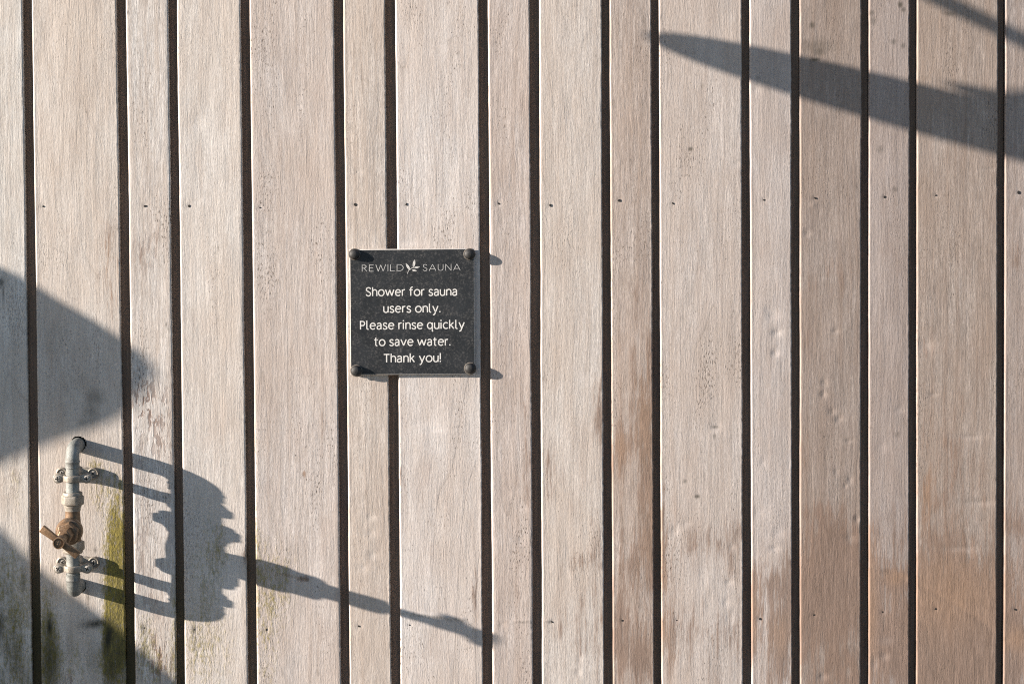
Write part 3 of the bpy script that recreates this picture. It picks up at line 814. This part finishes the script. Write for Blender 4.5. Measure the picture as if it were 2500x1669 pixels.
# ------------------------------------------------------------------ the shower valve
M_GALV = metal_mat('galvanised_steel', (0.15, 0.158, 0.15), (0.235, 0.24, 0.225), 0.55, 0.15, 90, 0.0009, c3=(0.085, 0.080, 0.072))
M_CAST = metal_mat('dull_cast_clamp', (0.23, 0.200, 0.165), (0.33, 0.295, 0.25), 0.5, 0.3, 90, 0.0005, c3=(0.11, 0.088, 0.068))
M_SCREW = metal_mat('bright_screw', (0.25, 0.225, 0.195), (0.36, 0.33, 0.295), 0.7, 0.0, 120, 0.0002)
M_BRASS = metal_mat('brown_brass', (0.14, 0.084, 0.046), (0.23, 0.140, 0.078), 0.45, 0.4, 90, 0.0005, c3=(0.10, 0.075, 0.055))
M_BRASS_G = metal_mat('greyed_brass', (0.33, 0.27, 0.21), (0.42, 0.37, 0.31), 0.5, 0.3, 70, 0.0004, c3=(0.30, 0.18, 0.09))
M_SLOT = flat_mat('screw_slot', (0.012, 0.011, 0.010), 0.9)
VW = at(191.1, 1270.4)
valve = empty('shower_valve', (VW.x, 0, VW.z), 'grey pipe stop valve with brown brass cross handle clamped to the boards', 'valve')
HP = 0.050                                        # pipe axis off the wall
Z_TOP, Z_BOT = 0.123, -0.104

def elbow(zw, s):
    """s=+1: bend at the top, pipe leaving downwards"""
    R = 0.0165
    path = [(0, 0.012, zw), (0, -(HP - R) + 0.006, zw), (0, -(HP - R), zw)]
    rad = [0.0113, 0.0114, 0.0113]
    for k in range(1, 10):
        w = math.pi / 2 * k / 9
        path.append((0, -(HP - R) - R * math.sin(w), zw - s * R * (1 - math.cos(w)))); rad.append(0.0112 - 0.0004 * math.sin(2 * w))
    zc = zw - s * R
    for d, r in ((0.0005, 0.0112), (0.0015, 0.0119), (0.0030, 0.0119), (0.0042, 0.0112), (0.0105, 0.0113), (0.0115, 0.0117), (0.0120, 0.0113)):
        path.append((0, -HP, zc - s * d)); rad.append(r)
    return MB().tube(path, rad, 32).build('elbow', M_GALV, valve, smooth_angle=50)
elbow(Z_TOP, 1); elbow(Z_BOT, -1)
MB().lathe([(0, 0.0104), (0.062, 0.0104)], (0, -HP, 0.040), (0, 0, 1), 32).build('pipe', M_GALV, valve)
MB().lathe([(0, 0.0104), (0.062, 0.0104)], (0, -HP, -0.094), (0, 0, 1), 32).build('pipe', M_GALV, valve)

def screw(parent, x, y, z, r, rot):
    o = MB().lathe([(0, r), (0.0009, r), (0.0014, r * 0.86), (0.0017, r * 0.5), (0.00175, 0.0001)], (0, 0, 0), (0, -1, 0), 22).build('screw', M_SCREW, parent)
    o.location = (x, y, z); o.rotation_euler = (0, rot, 0)
    m = MB()
    m.box((-r * 0.68, -0.0019, -r * 0.14), (r * 0.68, -0.0009, r * 0.14)); m.box((-r * 0.135, -0.00194, -r * 0.68), (r * 0.135, -0.0009, r * 0.68))
    m.build('cross_slot', M_SLOT, o)
    return o

def clamp(z, rot):
    root = MB()
    # wall plate: two lobes joined by a waisted bridge that rises in the middle
    def plate(y0, y1, sc):
        pts = []
        for k in range(9):
            w = math.radians(-70 + 140 * k / 8 - 0); pts.append((0.0252 + 0.0100 * sc * math.cos(w), 0.0100 * sc * math.sin(w)))
        pts += [(0.016, 0.0078 * sc), (0.006, 0.0094 * sc), (-0.006, 0.0094 * sc), (-0.016, 0.0078 * sc)]
        for k in range(9):
            w = math.radians(110 + 140 * k / 8); pts.append((-0.0252 + 0.0100 * sc * math.cos(w), 0.0100 * sc * math.sin(w)))
        pts += [(-0.016, -0.0078 * sc), (-0.006, -0.0094 * sc), (0.006, -0.0094 * sc), (0.016, -0.0078 * sc)]
        M = Matrix.Rotation(math.pi / 2, 4, 'X')
        return [(p[0], p[1]) for p in pts], M
    pts, M = plate(0, 0, 1)
    m = MB(); m.prism(pts, 0.0, 0.0052, M)
    base = m.build('wall_plate', M_CAST, None, bevel=0.0014, seg=3, smooth_angle=35)
    base.parent = valve; base.location = (0, -0.0004, z)
    for s in (-1, 1):    # raised rims round the screw seats
        MB().lathe([(0.0045, 0.0094), (0.0070, 0.0088), (0.0076, 0.0076), (0.0068, 0.0064), (0.0054, 0.0060)], (s * 0.0252, 0, 0), (0, -1, 0), 26, cap=False).build('screw_rim', M_CAST, base)
        screw(base, s * 0.0252, -0.0050, 0, 0.0050, rot + s * 0.5)
    MB().lathe([(0.003, 0.0125), (0.008, 0.0090), (0.014, 0.0076), (0.034, 0.0076), (0.0385, 0.0085)], (0, 0, 0), (0, -1, 0), 26).build('stem', M_CAST, base)
    # ring in two halves with ears
    def half(y_sign, ear_z):
        m = MB(); n = 18
        vi, vo = [], []
        for k in range(n + 1):
            w = math.pi * k / n
            vi.append((0.0107 * math.cos(w), y_sign * 0.0107 * math.sin(w))); vo.append((0.0150 * math.cos(w), y_sign * 0.0150 * math.sin(w)))
        poly = vo + vi[::-1]
        v = []; f = []
        for zz, shrink in ((-0.0051, 0), (0.0051, 0)):
            for p in poly: v.append((p[0], p[1], zz))
        N = len(poly)
        for k in range(n):
            a, b2, c2, d = k, k + 1, N - 2 - k, N - 1 - k
            f.append((a, b2, c2, d)); f.append((N + d, N + c2, N + b2, N + a))
            f.append((a, N + a, N + b2, b2)); f.append((d, c2, N + c2, N + d))
        f.append((0, N - 1, 2 * N - 1, N)); f.append((n, N + n, N + n + 1, n + 1))
        m.add(v, f)
        return m
    front = half(-1, 0).build('clamp_strap', M_CAST, None, bevel=0.0013, seg=3)
    front.parent = valve; front.location = (0, -HP, z)
    bk = half(1, 0)
    back = bk.build('clamp_back', M_CAST, None, bevel=0.001, seg=2)
    back.parent = valve; back.location = (0, -HP + 0.0003, z)
    for s in (-1, 1):
        e = MB()
        q = []
        for k in range(13):
            w = math.radians(-105 + 210 * k / 12); q.append((s * (0.0230 + 0.0078 * math.cos(w)), 0.0078 * math.sin(w)))
        q += [(s * 0.0132, 0.0048), (s * 0.0132, -0.0048)]
        if s < 0: q = q[::-1]
        e.prism(q, 0.0004, 0.0044, Matrix.Rotation(math.pi / 2, 4, 'X'))
        e.build('ear', M_CAST, front, bevel=0.0012, seg=3, smooth_angle=35)
        e2 = MB(); e2.prism(q, -0.0046, -0.0004, Matrix.Rotation(math.pi / 2, 4, 'X'))
        e2.build('ear', M_CAST, back, bevel=0.0010, seg=2, smooth_angle=35)
        screw(front, s * 0.0232, -0.0043, 0, 0.0053, rot + s * 0.7 + 0.3)
        MB().lathe([(-0.0002, 0.0025), (0.010, 0.0025)], (s * 0.0232, 0.0046, 0), (0, 1, 0), 12).build('screw_end', M_SCREW, back)
clamp(0.0777, 0.3); clamp(-0.0665, 1.0)

def nut(z0, z1, up, mat):
    zc, h = (z0 + z1) / 2, (z1 - z0)
    s = 1 if up else -1
    a, e = (z0, 1) if up else (z1, -1)
    m = MB()
    m.lathe([(0, 0.0166), (0.0012, 0.0187), (h * 0.70, 0.0187), (h * 0.78, 0.0168)], (0, -HP, a), (0, 0, e), 6, phase=math.radians(25))
    o = m.build('union_nut', mat, valve, bevel=0.0009, seg=2, smooth_angle=30)
    MB().lathe([(h * 0.6, 0.0150), (h * 0.76, 0.0157), (h * 0.92, 0.0157), (h * 1.0, 0.0148), (h * 1.0, 0.0100)], (0, -HP, a), (0, 0, e), 30).build('nut_collar', mat, o)
    return o
nut(0.0355, 0.0553, True, M_CAST)
nut(-0.0418, -0.0222, False, M_CAST)

# valve body: tapering throat, round chamber
b = MB()
b.lathe([(0.0358, 0.0132), (0.0335, 0.0138), (0.0318, 0.0128), (0.0290, 0.0119), (0.022, 0.0115), (0.012, 0.0122), (0.004, 0.0130), (-0.004, 0.0132), (-0.012, 0.0130), (-0.018, 0.0130), (-0.0222, 0.0134)], (0, -HP, 0), (0, 0, 1), 36)
b.lathe([(-0.004, 0.0120), (0.006, 0.0140), (0.016, 0.0176), (0.026, 0.0204)], (0, -HP, -0.001), (0, -1, 0), 36)
b.build('valve_body', M_BRASS, valve, smooth_angle=45)
MB().lathe([(0.0359, 0.0140), (0.0340, 0.0143), (0.0322, 0.0136), (0.0296, 0.0126), (0.0260, 0.0124)], (0, -HP, 0), (0, 0, 1), 36, cap=False).build('throat_ring', M_CAST, valve)
# bonnet towards the viewer
MB().lathe([(0.024, 0.0200), (0.026, 0.0212), (0.036, 0.0212), (0.0385, 0.0200), (0.0395, 0.0172)], (0, -HP, -0.001), (0, -1, 0), 40).build('bonnet', M_BRASS, valve)
MB().lathe([(0.038, 0.0165), (0.040, 0.0185), (0.050, 0.0185), (0.053, 0.0168)], (0, -HP, -0.001), (0, -1, 0), 6, phase=0.35).build('bonnet_nut', M_BRASS, valve, bevel=0.0008, smooth_angle=30)
MB().lathe([(0.052, 0.0118), (0.066, 0.0118), (0.070, 0.0122), (0.078, 0.0122), (0.080, 0.0105)], (0, -HP, -0.001), (0, -1, 0), 6, phase=0.1).build('gland_nut', M_BRASS, valve, bevel=0.0008, smooth_angle=30)
MB().lathe([(0.079, 0.0066), (0.112, 0.0062)], (0, -HP, -0.001), (0, -1, 0), 24).build('spindle', M_BRASS, valve)
handle = MB().lathe([(0.099, 0.0068), (0.1005, 0.0080), (0.124, 0.0092), (0.126, 0.0090), (0.1262, 0.0077), (0.1235, 0.0071), (0.1230, 0.0002)], (0, -HP, -0.001), (0, -1, 0), 32).build('handle', M_BRASS, valve, smooth_angle=35)
ang = math.radians(-37)
for s in (1, -1):
    m = MB()
    q = [(0.003, 0.0052), (0.012, 0.0047), (0.030, 0.0058), (0.0345, 0.0058), (0.0355, 0.0046), (0.0355, -0.0046), (0.0345, -0.0058), (0.030, -0.0058), (0.012, -0.0047), (0.003, -0.0052)]
    R = Matrix.Rotation(-ang + (math.pi if s < 0 else 0), 4, 'Y') @ Matrix.Rotation(math.pi / 2, 4, 'X')
    m.prism(q, -0.0042, 0.0042, R)
    o = m.build('handle_arm', M_BRASS, handle, bevel=0.0016, seg=3, smooth_angle=35)
    o.location = (0, -HP - 0.1140, -0.001)
sc = screw(handle, 0, -HP - 0.1231, -0.001, 0.0052, 0.25); sc.data.materials[0] = M_BRASS

# ------------------------------------------------------------------ things beside and above the picture that throw shadows into it
def unshadow(px, py, h):
    """the point h metres off the wall whose shadow falls on a photo pixel"""
    p = at(px, py)
    return Vector((p.x - h * LX / LY, -h, p.z - h * LZ / LY))

SX = -0.74
hc = at(2470, 324)
h_head = (hc.x - SX) * LY / LX
z_head = hc.z - h_head * LZ / LY
sh = empty('rain_shower', (SX, 0, z_head), 'wide round rain shower head on a curved arm above the valve', 'shower head')
MB().lathe([(-0.003, 0.145), (-0.002, 0.149), (0.0, 0.149), (0.002, 0.143), (0.008, 0.060), (0.013, 0.026)], (0, -h_head, 0), (0, 0, 1), 48).build('rose', M_GALV, sh)
MB().lathe([(0.010, 0.0105), (0.044, 0.0105), (0.046, 0.025), (0.048, 0.027), (0.053, 0.027), (0.055, 0.020), (0.058, 0.0135)], (0, -h_head, 0), (0, 0, 1), 24).build('swivel_joint', M_GALV, sh)
pts = [(0, 2.31 - z_head), (-0.10, 2.345 - z_head), (-0.22, 2.335 - z_head), (-0.32, 2.285 - z_head), (-0.375, 2.243 - z_head), (-0.41, 2.215 - z_head), (-0.452, 2.178 - z_head), (-0.458, 2.14 - z_head), (-h_head - 0.02, 0.075), (-h_head, 0.05)]
sm_ = smooth(pts, 6)
MB().tube([(0, p[0], p[1]) for p in sm_], 0.0108, 20).build('arm', M_GALV, sh)
MB().lathe([(0, 0.030), (0.004, 0.030), (0.007, 0.022), (0.010, 0.012)], (0, -0.0006, 2.31 - z_head), (0, -1, 0), 28).build('wall_flange', M_GALV, sh)

# added out-of-view potted plant, its leaves shaped to cast the left-hand shadows
def leaf_material():
    m, nt, b = new_mat('shadow_plant_leaf'); t = NT(nt)
    co = t.n('ShaderNodeTexCoord').outputs['Object']
    a = t.noise(co, 14, 4, 0.6)
    t.l(t.mix(a, (0.035, 0.075, 0.018), (0.075, 0.13, 0.035)), b.inputs['Base Color']); b.inputs['Roughness'].default_value = 0.45
    return m
M_LEAF = leaf_material(); M_STALK = flat_mat('leaf_stalk', (0.09, 0.13, 0.04), 0.5)
M_POT = flat_mat('terracotta', (0.30, 0.14, 0.08), 0.85, var=0.25, scale=20)
PB = Vector((-2.55, -0.30, 0.0))
pot = empty('added_plant_pot', PB, 'terracotta pot for the unseen plant added to cast shadows left of the tap', 'pot')
MB().lathe([(0, 0.15), (0.02, 0.155), (0.33, 0.20), (0.34, 0.215), (0.38, 0.215), (0.385, 0.205), (0.36, 0.195), (0.30, 0.19)], (0, 0, 0), (0, 0, 1), 40).build('pot_body', M_POT, pot)
MB().lathe([(0.28, 0.188), (0.345, 0.190), (0.352, 0.05)], (0, 0, 0), (0, 0, 1), 32).build('soil', flat_mat('potting_soil', (0.05, 0.035, 0.025), 0.95, var=0.4, scale=60), pot)
plant = empty('added_shadow_plant', PB + Vector((0, 0, 0.35)), 'unseen large-leaved plant added to cast the shadows on the left boards', 'plant')
def big_leaf(outline, hs, stalk_px):
    """leaf blade from the outline of its shadow; hs(px,py) gives its distance off the wall"""
    n = len(outline)
    cx = sum(p[0] for p in outline) / n; cy = sum(p[1] for p in outline) / n
    v = []; f = []
    rings = (0.0, 0.35, 0.7, 1.0)
    for r in rings[1:]:
        for p in outline:
            x, y = cx + (p[0] - cx) * r, cy + (p[1] - cy) * r
            v.append(unshadow(x, y, hs(x, y) - 0.012 * r * r + 0.004 * math.sin(9 * math.atan2(y - cy, x - cx)) * r))
    c0 = len(v); v.append(unshadow(cx, cy, hs(cx, cy)))
    for k in range(n):
        k2 = (k + 1) % n
        f.append((c0, k, k2))
        for r in range(2): f.append((r * n + k, (r + 1) * n + k, (r + 1) * n + k2, r * n + k2))
    o0 = plant.location
    v = [p - o0 for p in v]
    o = mesh_obj('leaf', v, f, M_LEAF, plant, smooth=True)
    md = o.modifiers.new('thick', 'SOLIDIFY'); md.thickness = 0.0012
    es = o.modifiers.new('rim', 'EDGE_SPLIT'); es.split_angle = math.radians(45)
    s = unshadow(stalk_px[0], stalk_px[1], hs(*stalk_px)) - o0
    root = Vector((random.uniform(-.05, .05), random.uniform(-.04, .04), -0.02))
    mid = Vector((root.x * 0.6 + s.x * 0.4 - 0.05, root.y * 0.5 + s.y * 0.5, s.z * 0.72))
    path = []
    for k in range(13):
        t = k / 12
        path.append(root * (1 - t) ** 2 + mid * 2 * t * (1 - t) + s * t * t)
    MB().tube(path, [0.013 - 0.007 * k / 12 for k in range(13)], 12).build('stalk', M_STALK, plant)
# upper leaf: tip at (372, 908)
big_leaf(smooth([(384, 912), (362, 874), (320, 842), (241, 788), (148, 734), (62, 680), (0, 650), (-120, 592), (-260, 560), (-400, 590), (-430, 700), (-330, 800), (-300, 880), (-360, 1000), (-420, 1120),
                 (-380, 1220), (-250, 1230), (-120, 1180), (0, 1137), (91, 1096), (148, 1074), (207, 1055), (296, 1016), (350, 965), (384, 912)], 3)[:-1], lambda x, y: 0.30 + 0.00008 * (384 - x), (-300, 880))
# lower leaf
big_leaf(smooth([(560, 1775), (428, 1657), (338, 1578), (245, 1500), (139, 1420), (69, 1355), (0, 1285), (-90, 1200), (-200, 1150), (-330, 1190), (-360, 1320), (-270, 1440), (-290, 1560), (-340, 1700),
                 (-300, 1850), (-150, 1930), (50, 1930), (250, 1890), (420, 1850), (560, 1775)], 3)[:-1], lambda x, y: 0.24 + 0.00008 * (560 - x), (-270, 1440))
# further leaves whose shade falls clear of the picture
big_leaf(smooth([(-560, 500), (-640, 380), (-760, 300), (-900, 280), (-1010, 360), (-980, 480), (-1060, 560), (-1040, 680), (-900, 700), (-740, 640), (-560, 500)], 3)[:-1], lambda x, y: 0.26, (-980, 480))
big_leaf(smooth([(-520, 1250), (-600, 1130), (-720, 1060), (-860, 1050), (-960, 1120), (-930, 1240), (-1000, 1330), (-960, 1440), (-830, 1450), (-680, 1390), (-520, 1250)], 3)[:-1], lambda x, y: 0.36, (-930, 1240))
